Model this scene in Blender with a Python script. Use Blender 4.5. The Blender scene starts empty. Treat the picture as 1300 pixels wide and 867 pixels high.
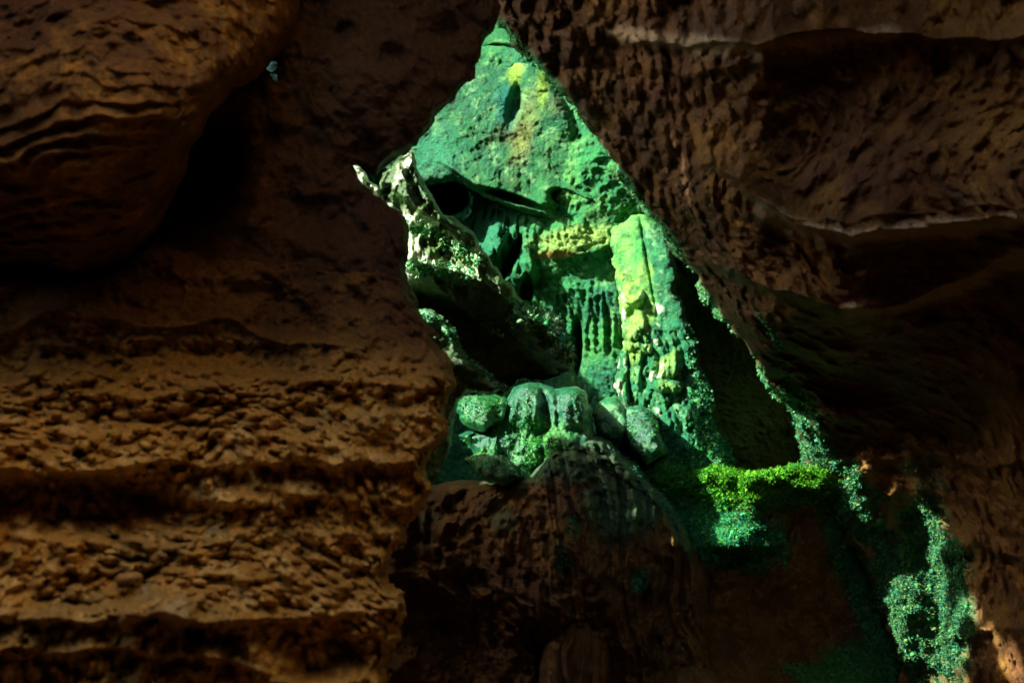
import bpy, math
import numpy as np
from mathutils import Vector

# ------------------------------------------------------------------ camera, sky, sun, exposure
SC = bpy.context.scene
COL = SC.collection
W, H = 1300.0, 867.0
LENS = 40.0
FPX = LENS / 36.0 * W
PITCH = math.radians(8)
CAM = np.array([0.0, 0.0, 1.6])

cam_data = bpy.data.cameras.new("camera")
cam = bpy.data.objects.new("camera", cam_data)
COL.objects.link(cam)
cam.location = CAM
cam.rotation_euler = (math.pi / 2 + PITCH, 0, 0)
cam_data.lens = LENS
cam_data.sensor_width = 36
cam_data.clip_start = 0.05
cam_data.clip_end = 500
cam_data.dof.use_dof = True
cam_data.dof.focus_distance = 7.2
cam_data.dof.aperture_fstop = 4.0
SC.camera = cam

SUN_DIR = np.array([0.76, 0.33, -0.57])           # the way the sunlight travels
SUN_DIR = SUN_DIR / np.linalg.norm(SUN_DIR)
SUN_EL = math.asin(-SUN_DIR[2])
world = bpy.data.worlds.new("World")
SC.world = world
world.use_nodes = True
nt = world.node_tree
nt.nodes.clear()
sky = nt.nodes.new("ShaderNodeTexSky")
sky.sky_type = 'NISHITA'
sky.sun_disc = False
sky.dust_density = 4.0
sky.ozone_density = 0.3
sky.sun_elevation = SUN_EL
sky.sun_rotation = math.atan2(-SUN_DIR[0], -SUN_DIR[1])
bg = nt.nodes.new("ShaderNodeBackground")
bg.inputs[1].default_value = 0.15
wo = nt.nodes.new("ShaderNodeOutputWorld")
nt.links.new(sky.outputs[0], bg.inputs[0])
nt.links.new(bg.outputs[0], wo.inputs[0])

sun_data = bpy.data.lights.new("sun", 'SUN')
sun_data.energy = 5.0
sun_data.angle = math.radians(0.5)
sun_data.color = (1.0, 0.95, 0.86)
sun = bpy.data.objects.new("sun", sun_data)
COL.objects.link(sun)
sun.location = (-8, 2, 9)
sun.rotation_euler = Vector(SUN_DIR).to_track_quat('-Z', 'Y').to_euler()

SC.view_settings.view_transform = 'Standard'
SC.view_settings.look = 'None'
SC.view_settings.gamma = 1
SC.view_settings.exposure = 1.55
SC.view_settings.use_curve_mapping = False
SC.render.engine = 'CYCLES'
SC.cycles.use_denoising = True
SC.cycles.max_bounces = 5
SC.cycles.diffuse_bounces = 4
SC.cycles.sample_clamp_indirect = 3.0

# ------------------------------------------------------------------ helpers
def P(px, py, d):
    """a point d metres in front of the camera, seen at photo pixel px, py"""
    px = np.asarray(px, float); py = np.asarray(py, float); d = np.asarray(d, float)
    a = (px - W / 2) / FPX * d
    b = (H / 2 - py) / FPX * d
    cp, sp = math.cos(PITCH), math.sin(PITCH)
    return np.stack([CAM[0] + a, CAM[1] + d * cp - b * sp, CAM[2] + d * sp + b * cp], -1)

def _h(ix, iy, iz, s):
    n = (ix.astype(np.int64) * 374761393 + iy.astype(np.int64) * 668265263 + iz.astype(np.int64) * 2147483647 + s * 1274126177) & 0xffffffff
    n = ((n ^ (n >> 13)) * 1274126177) & 0xffffffff
    n = ((n ^ (n >> 15)) * 2246822519) & 0xffffffff
    return ((n ^ (n >> 16)) & 0xffffff) / float(0xffffff)

def vnoise(p, s=0):
    i = np.floor(p).astype(np.int64); f = p - i
    u = f * f * f * (f * (f * 6 - 15) + 10)
    x, y, z = i[..., 0], i[..., 1], i[..., 2]
    r = 0
    for dx in (0, 1):
        wx = u[..., 0] if dx else 1 - u[..., 0]
        for dy in (0, 1):
            wy = u[..., 1] if dy else 1 - u[..., 1]
            for dz in (0, 1):
                wz = u[..., 2] if dz else 1 - u[..., 2]
                r = r + wx * wy * wz * _h(x + dx, y + dy, z + dz, s)
    return r * 2 - 1

_R = np.array([[0.36, 0.48, -0.8], [-0.8, 0.6, 0.0], [0.48, 0.64, 0.6]])
def fbm(p, octs=5, s=0, gain=0.5, ridged=False):
    a, r, t = 1.0, 0.0, 0.0
    p = p @ _R.T
    for k in range(octs):
        n = vnoise(p, s + k * 17)
        if ridged:
            n = 1 - 2 * np.abs(n)
        r = r + a * n; t += a
        a *= gain; p = (p @ _R.T) * 2.03 + 11.3
    return r / t

def worley(p, s=0):
    i = np.floor(p).astype(np.int64); f = p - i
    d1 = np.full(p.shape[:-1], 9.0); d2 = d1.copy(); cid = np.zeros(p.shape[:-1])
    for dx in (-1, 0, 1):
        for dy in (-1, 0, 1):
            for dz in (-1, 0, 1):
                x, y, z = i[..., 0] + dx, i[..., 1] + dy, i[..., 2] + dz
                ox, oy, oz = _h(x, y, z, s), _h(x, y, z, s + 5), _h(x, y, z, s + 9)
                d = (dx + ox - f[..., 0]) ** 2 + (dy + oy - f[..., 1]) ** 2 + (dz + oz - f[..., 2]) ** 2
                closer = d < d1
                d2 = np.where(closer, d1, np.minimum(d2, d))
                cid = np.where(closer, ox, cid)
                d1 = np.where(closer, d, d1)
    return np.sqrt(d1), np.sqrt(d2), cid

def knobs(p, scale, s=0):
    """rounded knobs with creases between them, 0..1"""
    d1, d2, c = worley(p * scale, s)
    return np.clip(1 - d1 * d1 * 1.5, 0, 1) * (0.45 + 0.55 * c)

def sstep(a, b, x):
    t = np.clip((x - a) / (b - a), 0, 1)
    return t * t * (3 - 2 * t)

def tps(ctrl):
    c = np.array(ctrl, float); n = len(c)
    q = c[:, :2] / 500.0
    def U(r2): return np.where(r2 > 1e-12, r2 * np.log(np.maximum(r2, 1e-12)), 0)
    K = U(((q[:, None] - q[None]) ** 2).sum(-1)) + np.eye(n) * 0.003
    Pm = np.hstack([np.ones((n, 1)), q])
    A = np.zeros((n + 3, n + 3)); A[:n, :n] = K; A[:n, n:] = Pm; A[n:, :n] = Pm.T
    w = np.linalg.solve(A, np.concatenate([c[:, 2], np.zeros(3)]))
    def f(px, py):
        x = px / 500.0; y = py / 500.0
        r = w[n] + w[n + 1] * x + w[n + 2] * y
        for k in range(n):
            r = r + w[k] * U((x - q[k, 0]) ** 2 + (y - q[k, 1]) ** 2)
        return np.clip(r, c[:, 2].min() - 0.3, c[:, 2].max() + 0.3)
    return f

def seg_dist(px, py, pts, closed=False):
    best = np.full(px.shape, 1e9)
    n = len(pts)
    for k in range(n if closed else n - 1):
        x0, y0 = pts[k]; x1, y1 = pts[(k + 1) % n]
        dx, dy = x1 - x0, y1 - y0
        t = np.clip(((px - x0) * dx + (py - y0) * dy) / (dx * dx + dy * dy + 1e-9), 0, 1)
        best = np.minimum(best, (px - x0 - t * dx) ** 2 + (py - y0 - t * dy) ** 2)
    return np.sqrt(best)

def inside(px, py, pts):
    r = np.zeros(px.shape, bool); n = len(pts)
    for k in range(n):
        x0, y0 = pts[k]; x1, y1 = pts[(k + 1) % n]
        if y0 == y1: continue
        c = ((y0 > py) != (y1 > py)) & (px < (x1 - x0) * (py - y0) / (y1 - y0) + x0)
        r ^= c
    return r

def sdist(px, py, pts):
    d = seg_dist(px, py, pts, True)
    return np.where(inside(px, py, pts), d, -d)

def ell(px, py, cx, cy, rx, ry, a=0, soft=0.5, warp=0):
    """1 inside an ellipse, 0 outside, soft rim"""
    ca, sa = math.cos(math.radians(a)), math.sin(math.radians(a))
    x, y = px - cx, py - cy
    u, v = (x * ca + y * sa) / rx, (-x * sa + y * ca) / ry
    return 1 - sstep(1 - soft, 1 + soft, np.sqrt(u * u + v * v) + warp)

def lip(px, py, pts, amp, up, dn, fade=40):
    """a ledge along y=f(x): swells gently above the line, drops sharply below it"""
    xs, ys = [q[0] for q in pts], [q[1] for q in pts]
    u = py - np.interp(px, xs, ys)
    w = sstep(xs[0] - fade, xs[0] + fade, px) * (1 - sstep(xs[-1] - fade, xs[-1] + fade, px))
    return amp * w * np.where(u < 0, np.exp(np.minimum(u, 0) / up), np.exp(-np.maximum(u, 0) / dn))

def new_mesh(name, V, F, mat, parent=None, col=None, smooth=True, extra=None):
    me = bpy.data.meshes.new(name)
    V = np.ascontiguousarray(V, dtype=np.float32); F = np.ascontiguousarray(F, dtype=np.int32)
    k = F.shape[1]
    me.vertices.add(len(V)); me.vertices.foreach_set("co", V.ravel())
    me.loops.add(F.size); me.loops.foreach_set("vertex_index", F.ravel())
    me.polygons.add(len(F))
    me.polygons.foreach_set("loop_start", np.arange(len(F), dtype=np.int32) * k)
    if smooth:
        me.polygons.foreach_set("use_smooth", np.ones(len(F), bool))
    me.update(calc_edges=True)
    me.validate()
    if col is not None:
        a = me.color_attributes.new("Col", 'FLOAT_COLOR', 'POINT')
        c4 = np.ones((len(V), 4), np.float32); c4[:, :3] = col
        a.data.foreach_set("color", c4.ravel())
    me.materials.append(mat)
    o = bpy.data.objects.new(name, me)
    COL.objects.link(o)
    if parent is not None:
        o.parent = parent
    return o

def tag(o, label=None, cat=None, group=None, kind=None):
    if label: o["label"] = label
    if cat: o["category"] = cat
    if group: o["group"] = group
    if kind: o["kind"] = kind
    return o

def rock_mat(name, rough=0.75, wet=0.0, bump=0.5, scale=60.0, spec=0.3):
    m = bpy.data.materials.new(name); m.use_nodes = True
    t = m.node_tree; N = t.nodes; L = t.links
    b = N["Principled BSDF"]
    at = N.new("ShaderNodeVertexColor"); at.layer_name = "Col"
    tc = N.new("ShaderNodeTexCoord")
    n1 = N.new("ShaderNodeTexNoise"); n1.inputs["Scale"].default_value = scale; n1.inputs["Detail"].default_value = 6; n1.inputs["Roughness"].default_value = 0.65
    n2 = N.new("ShaderNodeTexNoise"); n2.inputs["Scale"].default_value = scale * 0.23; n2.inputs["Detail"].default_value = 5
    L.new(tc.outputs["Object"], n1.inputs["Vector"]); L.new(tc.outputs["Object"], n2.inputs["Vector"])
    mr = N.new("ShaderNodeMapRange"); mr.inputs[1].default_value = 0.3; mr.inputs[2].default_value = 0.7
    mr.inputs[3].default_value = 0.55; mr.inputs[4].default_value = 1.45
    L.new(n1.outputs["Fac"], mr.inputs[0])
    mx = N.new("ShaderNodeMix"); mx.data_type = 'RGBA'; mx.blend_type = 'MULTIPLY'; mx.inputs[0].default_value = 1
    L.new(at.outputs["Color"], mx.inputs[6]); L.new(mr.outputs[0], mx.inputs[7])
    L.new(mx.outputs[2], b.inputs["Base Color"])
    mr2 = N.new("ShaderNodeMapRange"); mr2.inputs[1].default_value = 0.35; mr2.inputs[2].default_value = 0.65
    mr2.inputs[3].default_value = rough; mr2.inputs[4].default_value = max(rough - wet, 0.18)
    L.new(n2.outputs["Fac"], mr2.inputs[0]); L.new(mr2.outputs[0], b.inputs["Roughness"])
    b.inputs["Specular IOR Level"].default_value = spec
    bp = N.new("ShaderNodeBump"); bp.inputs["Strength"].default_value = bump; bp.inputs["Distance"].default_value = 0.03
    L.new(n1.outputs["Fac"], bp.inputs["Height"]); L.new(bp.outputs[0], b.inputs["Normal"])
    return m

M_BROWN = rock_mat("brown_limestone", 0.75, 0.3, 0.8, 55, 0.35)
M_GREEN = rock_mat("algae_limestone", 0.85, 0.3, 0.9, 45, 0.25)
M_WET = rock_mat("wet_algae_limestone", 0.42, 0.3, 0.6, 60, 0.8)
M_MOSS = rock_mat("moss", 0.9, 0.0, 0.3, 90, 0.15)

def mixc(a, b, t):
    a = np.asarray(a, float); b = np.asarray(b, float)
    return a + (b - a) * np.asarray(t)[..., None]

class Relief:
    pass

def relief(name, poly, ctrl, step, mat, height, colour, rim=30, rim_depth=0.4, thick=0.5, warp=5, warp_scale=0.03, parent=None, seed=0, slots=()):
    """one solid rock: outline, own distance, rounded rim, sides going back; height(px,py,p) adds metres toward the viewer"""
    xs = [p[0] for p in poly]; ys = [p[1] for p in poly]
    gx = np.arange(min(xs) - 3 * step, max(xs) + 3.1 * step, step)
    gy = np.arange(min(ys) - 3 * step, max(ys) + 3.1 * step, step)
    X, Y = np.meshgrid(gx, gy)
    q = np.stack([X * warp_scale, Y * warp_scale, X * 0 + seed * 3.7], -1)
    wx = fbm(q, 4, seed) * warp; wy = fbm(q + 31.7, 4, seed + 3) * warp
    sd = sdist(X + wx, Y + wy, poly)
    for hole in slots:
        sd = np.minimum(sd, -sdist(X + wx, Y + wy, hole))
    g1, g0 = np.gradient(sd, step)
    gl = np.maximum(np.hypot(g0, g1), 0.5)
    keepv = sd > 0
    cell = keepv[:-1, :-1] | keepv[1:, :-1] | keepv[:-1, 1:] | keepv[1:, 1:]
    out = (~keepv)
    sdc = np.clip(sd, -2.2 * step, 0)
    X = np.where(out, X - sdc * g0 / gl ** 2, X); Y = np.where(out, Y - sdc * g1 / gl ** 2, Y)
    sd = np.maximum(sd, 0)
    base = tps(ctrl)(X, Y)
    t = np.clip(sd / rim, 0, 1)
    d = base + rim_depth * (1 - np.sqrt(np.maximum(1 - (1 - t) ** 2, 0)))
    p = P(X, Y, d)
    h = height(X, Y, p)
    h = h * (0.35 + 0.65 * sstep(0, 0.5, t)) if rim_depth > 0 else h
    d = d - h
    V = P(X, Y, d)
    C = colour(X, Y, p, h)
    ny, nx = X.shape
    idx = np.arange(ny * nx).reshape(ny, nx)
    a, b, c, e = idx[:-1, :-1], idx[:-1, 1:], idx[1:, 1:], idx[1:, :-1]
    F = np.stack([a, e, c, b], -1)[cell]
    # rim edges -> sides
    cp = np.pad(cell, 1)
    edges = []
    up = cell & ~cp[:-2, 1:-1]; dn = cell & ~cp[2:, 1:-1]; lf = cell & ~cp[1:-1, :-2]; rt = cell & ~cp[1:-1, 2:]
    edges.append(np.stack([a[up], b[up]], -1)); edges.append(np.stack([c[dn], e[dn]], -1))
    edges.append(np.stack([e[lf], a[lf]], -1)); edges.append(np.stack([b[rt], c[rt]], -1))
    E = np.concatenate(edges)
    Vf = V.reshape(-1, 3); Cf = C.reshape(-1, 3); Xf = X.ravel(); Yf = Y.ravel(); df = d.ravel()
    ring = np.unique(E)
    levels = 6
    remap = np.full(ny * nx, -1); allV = [Vf]; allC = [Cf]; Fs = [F]
    prev = None; off = ny * nx
    remap[ring] = np.arange(len(ring))
    pidx = ring
    for k in range(1, levels + 1):
        dd = df[ring] + thick * k / levels
        pp = P(Xf[ring], Yf[ring], dd)
        pp = pp + 0.02 * np.stack([vnoise(pp * 9, 3), vnoise(pp * 9, 4), vnoise(pp * 9, 5)], -1) * 0
        allV.append(pp); allC.append(Cf[ring])
        nidx = off + np.arange(len(ring)); off += len(ring)
        e0, e1 = remap[E[:, 0]], remap[E[:, 1]]
        Fs.append(np.stack([pidx[e1], pidx[e0], nidx[e0], nidx[e1]][::-1], -1)[:, ::-1])
        pidx = nidx
    V2 = np.concatenate(allV); C2 = np.concatenate(allC); F2 = np.concatenate(Fs)
    used = np.unique(F2); rm = np.full(len(V2), -1); rm[used] = np.arange(len(used))
    o = new_mesh(name, V2[used], rm[F2], mat, parent, C2[used])
    R = Relief(); R.obj = o; R.X = X; R.Y = Y; R.V = V; R.C = C; R.sd = sd; R.ok = keepv; R.h = h
    du = np.zeros_like(V); dv = np.zeros_like(V)
    du[:, 1:-1] = V[:, 2:] - V[:, :-2]; dv[1:-1] = V[2:] - V[:-2]
    n = np.cross(dv, du); n /= np.maximum(np.linalg.norm(n, axis=-1, keepdims=True), 1e-9)
    to = CAM - V; n *= np.sign((n * to).sum(-1, keepdims=True)); R.N = n
    return R

rng = np.random.default_rng(7)
_ico_v = None
def ico():
    g = (1 + 5 ** 0.5) / 2
    v = np.array([(-1, g, 0), (1, g, 0), (-1, -g, 0), (1, -g, 0), (0, -1, g), (0, 1, g), (0, -1, -g), (0, 1, -g), (g, 0, -1), (g, 0, 1), (-g, 0, -1), (-g, 0, 1)], float)
    v /= np.linalg.norm(v[0])
    f = np.array([(0, 11, 5), (0, 5, 1), (0, 1, 7), (0, 7, 10), (0, 10, 11), (1, 5, 9), (5, 11, 4), (11, 10, 2), (10, 7, 6), (7, 1, 8), (3, 9, 4), (3, 4, 2), (3, 2, 6), (3, 6, 8), (3, 8, 9), (4, 9, 5), (2, 4, 11), (6, 2, 10), (8, 6, 7), (9, 8, 1)])
    return v, f
ICO = ico()

def tufts(name, R, weight, count, size, cols, parent, label=None, cat=None, kind=None, leafy=.96, up=0.0, mat=None):
    """small moss cushions and leaflets growing on the surface of a relief where weight > 0"""
    w = weight(R.X, R.Y, R.V) * R.ok
    if up > 0:
        w = w * sstep(-0.1, up, R.N[..., 2])
    w = np.clip(w, 0, None).ravel()
    if w.sum() <= 0: return None
    idx = rng.choice(len(w), count, p=w / w.sum())
    c = R.V.reshape(-1, 3)[idx] + rng.normal(0, size * 0.4, (count, 3)); n = R.N.reshape(-1, 3)[idx]
    sz = size * (0.45 + 0.9 * rng.random(count) ** 3)
    colr = np.array(cols)[rng.integers(0, len(cols), count)] * (0.7 + 0.6 * rng.random((count, 1)))
    v, f = ICO
    nb = int(count * (1 - leafy))
    jig = 1 + 0.45 * (rng.random((nb, 12, 1)) - 0.5)
    sc = np.stack([sz[:nb]] * 3, -1)[:, None] * (0.7 + 0.6 * rng.random((nb, 1, 3)))
    Vb = (v[None] * jig * sc + (c[:nb] + n[:nb] * sz[:nb, None] * 0.3)[:, None]).reshape(-1, 3)
    Fb = (f[None] + 12 * np.arange(nb)[:, None, None]).reshape(-1, 3)
    Cb = np.repeat(colr[:nb], 12, 0)
    nl = count - nb; k = 5
    cl = np.repeat(c[nb:], k, 0); sl = np.repeat(sz[nb:], k); nn = np.repeat(n[nb:], k, 0)
    dirs = rng.normal(0, 1, (nl * k, 3)); dirs /= np.linalg.norm(dirs, axis=1, keepdims=True)
    dirs += nn * 0.8; dirs /= np.linalg.norm(dirs, axis=1, keepdims=True)
    side = np.cross(dirs, rng.normal(0, 1, (nl * k, 3))); side /= np.linalg.norm(side, axis=1, keepdims=True)
    s2 = sl[:, None]
    tri = np.stack([cl + side * s2 * .35, cl - side * s2 * .35, cl + dirs * s2 * 1.5], 1).reshape(-1, 3)
    Vl = tri; Fl = np.arange(len(tri)).reshape(-1, 3) + len(Vb); Cl = np.repeat(np.repeat(colr[nb:], k, 0), 3, 0)
    o = new_mesh(name, np.concatenate([Vb, Vl]), np.concatenate([Fb, Fl]), mat or M_MOSS, parent, np.concatenate([Cb, Cl]), smooth=False)
    tag(o, label, cat, kind=kind)
    return o

# colours: stone, algae and moss; the greens also carry green light
BR_D = (0.11, 0.046, 0.012); BR = (0.26, 0.13, 0.024); OCH = (0.50, 0.27, 0.04); PALE = (0.42, 0.33, 0.19); OLV = (0.24, 0.21, 0.08); RED = (0.16, 0.06, 0.018)
TEAL = (0.012, 0.16, 0.075); GRN = (0.02, 0.23, 0.065); MGRN = (0.055, 0.30, 0.05); YG = (0.26, 0.46, 0.03); LIME = (0.38, 0.62, 0.12); PG = (0.22, 0.55, 0.26); CRUST = (0.62, 0.82, 0.5); DKG = (0.03, 0.10, 0.018)

def brown(x, y, p, h, warmth=0.0, ochre=0.5):
    a = fbm(p * 1.3, 4, 5); b = fbm(p * 6, 4, 8); c = fbm(p * 22, 3, 12)
    k = mixc(BR_D, BR, sstep(-0.5, 0.4, a * 0.6 + b * 0.6))
    k = mixc(k, OCH, ochre * sstep(0.0, 0.5, b * 0.6 + c * 0.5))
    k = mixc(k, RED, 0.35 * sstep(0.1, 0.5, -a + warmth))
    return k

def greens(p, teal=0.5, yellow=0.1, pale=0.2):
    a = fbm(p * 1.1, 4, 21); b = fbm(p * 4.5, 4, 24); c = fbm(p * 18, 3, 27)
    k = mixc(GRN, TEAL, np.clip(sstep(-0.35, 0.35, a + b * 0.4) * teal * 2, 0, 1))
    k = mixc(k, MGRN, 0.7 * sstep(-0.1, 0.5, c + b * 0.3 - a * 0.3))
    k = mixc(k, YG, np.clip(yellow * 2 * sstep(0.15, 0.55, b - a * 0.5), 0, 1))
    k = mixc(k, PG, pale * 2 * sstep(0.1, 0.6, c * 0.8 + b * 0.4))
    return k * .8

# ------------------------------------------------------------------ enclosing cave
LIT = []          # sunlit spots (px, py, distance) that the gap in the side wall must serve
def lit(poly, ctrl_f, step=14):
    xs = [q[0] for q in poly]; ys = [q[1] for q in poly]
    X, Y = np.meshgrid(np.arange(min(xs), max(xs), step), np.arange(min(ys), max(ys), step))
    m = inside(X, Y, poly)
    LIT.append(P(X[m], Y[m], ctrl_f(X[m], Y[m])))

def sheet(name, fn, nu, nv, mask=None, label=None):
    U, Vv = np.meshgrid(np.linspace(0, 1, nu), np.linspace(0, 1, nv))
    p, nrm = fn(U, Vv)
    n = fbm(p * 0.7, 5, 40) * 0.35 + fbm(p * 3, 4, 44) * 0.1
    q = p + nrm * n[..., None]
    C = brown(U, Vv, p, n, 0.1, 0.3) if not label else mixc(brown(U, Vv, p, n, 0.1, 0.9), (.76, .44, .11), .9)  # labelled sheet gets bright ochre, to reflect warm light
    idx = np.arange(nu * nv).reshape(nv, nu)
    F = np.stack([idx[:-1, :-1], idx[:-1, 1:], idx[1:, 1:], idx[1:, :-1]], -1)
    if mask is not None:
        m = mask(q); F = F[m[:-1, :-1] & m[1:, 1:]]
    F = F.reshape(-1, 4)
    o = new_mesh(name, q.reshape(-1, 3), F, M_BROWN, None, C.reshape(-1, 3))
    tag(o, kind="structure")
    return o

def plane(o, u, v, n):
    o, u, v, n = map(np.array, (o, u, v, n))
    return lambda U, V: (o + U[..., None] * u + V[..., None] * v, np.broadcast_to(n.astype(float), U.shape + (3,)))

# distances of the sunlit rocks
D_SLAB = [(500, -60, 9.6), (700, 0, 9.2), (630, 30, 9.3), (600, 150, 8.8), (740, 150, 8.6), (530, 220, 8.8), (650, 265, 8.6), (790, 270, 8.5), (700, 200, 8.6), (880, 280, 8.2), (850, 120, 8.5)]
D_BACK = [(440, 150, 9.8), (600, 250, 9.6), (560, 250, 10.2), (620, 330, 9.1), (730, 300, 8.45), (730, 360, 8.7), (720, 420, 8.9), (780, 480, 8.5), (680, 480, 9.6), (900, 450, 9.2), (1000, 400, 9.0), (950, 560, 8.7), (1060, 600, 9.5), (780, 600, 9.0), (600, 600, 9.6)]
D_COL = [(780, 290, 8.35), (815, 290, 8.2), (860, 300, 8.05), (800, 400, 8.0), (830, 380, 7.95), (870, 420, 7.75), (785, 480, 8.0), (830, 480, 7.7), (900, 500, 7.5), (850, 560, 7.35), (800, 570, 7.6), (930, 590, 7.2), (860, 600, 7.15)]
D_RIDGE = [(448, 205, 5.4), (500, 220, 5.4), (520, 300, 5.35), (600, 300, 5.42), (600, 350, 5.36), (530, 380, 5.5), (700, 400, 5.4), (650, 420, 5.45), (725, 450, 5.45), (560, 480, 5.85), (640, 490, 5.8), (560, 250, 5.45)]
D_MOUND = [(600, 540, 6.85), (660, 500, 6.8), (735, 500, 6.75), (700, 560, 6.6), (640, 600, 6.65), (740, 600, 6.65), (690, 640, 6.5)]
D_LEDGE = [(820, 600, 7.0), (900, 600, 6.85), (1000, 600, 6.7), (900, 640, 6.9), (1000, 640, 6.85), (930, 685, 6.65), (1060, 620, 6.85), (950, 740, 7.1), (860, 700, 7.1), (1000, 860, 7.0), (1100, 800, 7.25), (1075, 700, 7.2), (880, 860, 6.7)]
D_RIGHT = [(632, 28, 6.1), (700, 100, 6.0), (780, 210, 5.95), (850, 310, 6.0), (905, 395, 6.35), (1003, 530, 6.8), (1058, 640, 6.85), (1130, 820, 7.0), (800, 60, 5.6), (850, 200, 5.6),
           (950, 100, 4.95), (1000, 200, 5.1), (1150, 130, 4.5), (1300, 120, 4.0), (960, 260, 4.9), (1100, 290, 4.4), (1300, 270, 3.8), (1000, 340, 5.2), (1150, 340, 4.9), (1300, 330, 4.4), (950, 400, 5.7), (1080, 390, 5.0),
           (1150, 430, 5.3), (1060, 480, 5.9), (1250, 480, 5.3), (1120, 620, 6.75), (1180, 700, 6.8), (1200, 560, 6.1), (1300, 600, 5.4), (1250, 750, 6.3), (1300, 860, 5.9), (1180, 860, 6.9)]
MP = {
 'slab': [(632, 30), (600, 90), (565, 140), (530, 185), (527, 210), (540, 232), (600, 240), (650, 270), (700, 285), (800, 275), (850, 300), (780, 190), (700, 90)],
 'back': [(600, 255), (600, 310), (650, 360), (700, 400), (735, 460), (780, 500), (800, 480), (790, 300), (680, 270)],
 'col': [(775, 285), (790, 450), (780, 520), (770, 560), (830, 600), (930, 590), (895, 500), (870, 380), (850, 290)],
 'ridge': [(446, 203), (480, 255), (518, 300), (520, 350), (560, 430), (600, 480), (640, 490), (600, 430), (640, 420), (720, 455), (725, 430), (700, 390), (610, 310), (545, 230), (522, 190), (490, 205)],
 'mound': [(580, 495), (580, 560), (640, 580), (690, 630), (740, 645), (745, 600), (760, 540), (740, 485), (650, 480)],
 'ledge': [(800, 590), (850, 650), (890, 710), (990, 700), (1000, 660), (1060, 640), (1040, 590), (860, 580)],
 'right': [(770, 215), (845, 335), (975, 480), (1012, 520), (1050, 520), (1085, 600), (1125, 700), (1175, 860), (1145, 867), (1115, 780), (1075, 690), (1045, 620), (1010, 590), (955, 485), (835, 340), (765, 225)],
}
for k, dl in (('slab', D_SLAB), ('back', D_BACK), ('col', D_COL), ('ridge', D_RIDGE), ('mound', D_MOUND), ('ledge', D_LEDGE), ('right', D_RIGHT)):
    lit(MP[k], tps(dl), 10)
for off in (.2, .38):
    f_ = tps(D_RIDGE); lit(MP['ridge'], lambda x, y: f_(x, y) - off, 10)
g_ = tps(D_RIGHT); lit([(1060, 610), (1110, 610), (1150, 660), (1178, 740), (1198, 880), (1145, 880), (1112, 780), (1080, 700)], lambda x, y: g_(x, y) - .05, 10)
LIT.append(P([335, 345, 355], [85, 92, 100], [5.9, 5.9, 5.9]))
LP = np.concatenate(LIT)
tt = (LP[:, 0] + 3.0) / SUN_DIR[0]
LYZ = (LP - tt[:, None] * SUN_DIR)[:, 1:]

# spots the side wall's gap is shaped to keep in shade
DK = []
for pl, dl in (([(1225, 560), (1320, 560), (1320, 900), (1245, 900), (1230, 700)], D_RIGHT), ([(700, 60), (800, 205), (900, 340), (960, 400), (1000, 300), (800, 20)], D_RIGHT), ([(900, 740), (1050, 720), (1090, 800), (1090, 867), (900, 867)], D_LEDGE)):
    X, Y = np.meshgrid(np.arange(680, 1320, 12.), np.arange(20, 900, 12.))
    q = inside(X, Y, pl)
    for off in (.1, .35, .6):
        DK.append(P(X[q], Y[q], tps(dl)(X[q], Y[q]) - off))
DK = np.concatenate(DK)
DYZ = (DK - ((DK[:, 0] + 3.0) / SUN_DIR[0])[:, None] * SUN_DIR)[:, 1:]
def gap_mask(p):
    k = (p[..., 0] + 3.0) / SUN_DIR[0]
    y, z = p[..., 1] - k * SUN_DIR[1], p[..., 2] - k * SUN_DIR[2]
    m = np.ones(y.shape, bool)
    for a, b in LYZ:
        m &= (y - a) ** 2 + (z - b) ** 2 > 0.13 ** 2
    near = np.full(y.shape, 9.0)
    for a, b in DYZ:
        near = np.minimum(near, (y - a) ** 2 + (z - b) ** 2)
    lit_near = np.full(y.shape, 9.0)
    for a, b in LYZ:
        lit_near = np.minimum(lit_near, (y - a) ** 2 + (z - b) ** 2)
    return m | ((near < .10 ** 2) & (near < lit_near * 1.2) & (lit_near > .06 ** 2))

sheet("cave_floor", plane((-6, -4, -0.6), (14, 0, 0), (0, 17, 0), (0, 0, 1)), 120, 150)
sheet("cave_ceiling", plane((-3.4, 4.0, 9.3), (9, 0, 0), (0, 9, 0), (0, 0, -1)), 120, 120, lambda p: np.hypot(p[..., 0] - 2.0, (p[..., 1] - 7.7) * .8) > 2.2 + .5 * vnoise(p * 1.3, 3))  # opening out of view, added to let in more sky light
sheet("cave_ceiling", plane((-3.3, 2.3, 4.5), (8.5, 0, 0), (0, 1.4, 0), (0, 0, -1)), 90, 60)  # unseen; stops short so light rakes down on the near rocks
sheet("cave_wall", plane((-2.8, 3.66, 4.2), (7.5, 0, 0), (0, 0, 5.3), (0, -0.2, 0)), 90, 60)
sheet("cave_wall", plane((-3.0, 3.6, -1), (0, 8.4, 0), (0, 0, 10.4), (-0.5, 0, 0)), 330, 430, gap_mask)  # unseen; its gap is shaped so sun falls on chosen rocks
sheet("cave_wall", plane((-3.4, -3.0, -1), (0, 6.5, 0), (0, 0, 8.9), (1, 0, 0)), 90, 90)  # unseen; made tall to block direct sun from the near rocks
sheet("bounce_cliff", plane((1.35, -3.3, 4.2), (0, 5.9, 0), (0, 0, 12.5), (-1, 0, 0)), 90, 150, None, True)  # unseen reflector, added to bounce warm sunlight onto the near rocks
sheet("cave_wall", plane((-3.8, -3.0, -1), (9, 0, 0), (0, 0, 5.4), (0, 1, 0)), 70, 50)  # unseen wall behind the viewer, added to cut frontal light
sheet("cave_ceiling", plane((1.2, -3.4, 4.3), (4, 0, 0), (0, 5.6, 0), (0, 0, -1)), 60, 60)
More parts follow.
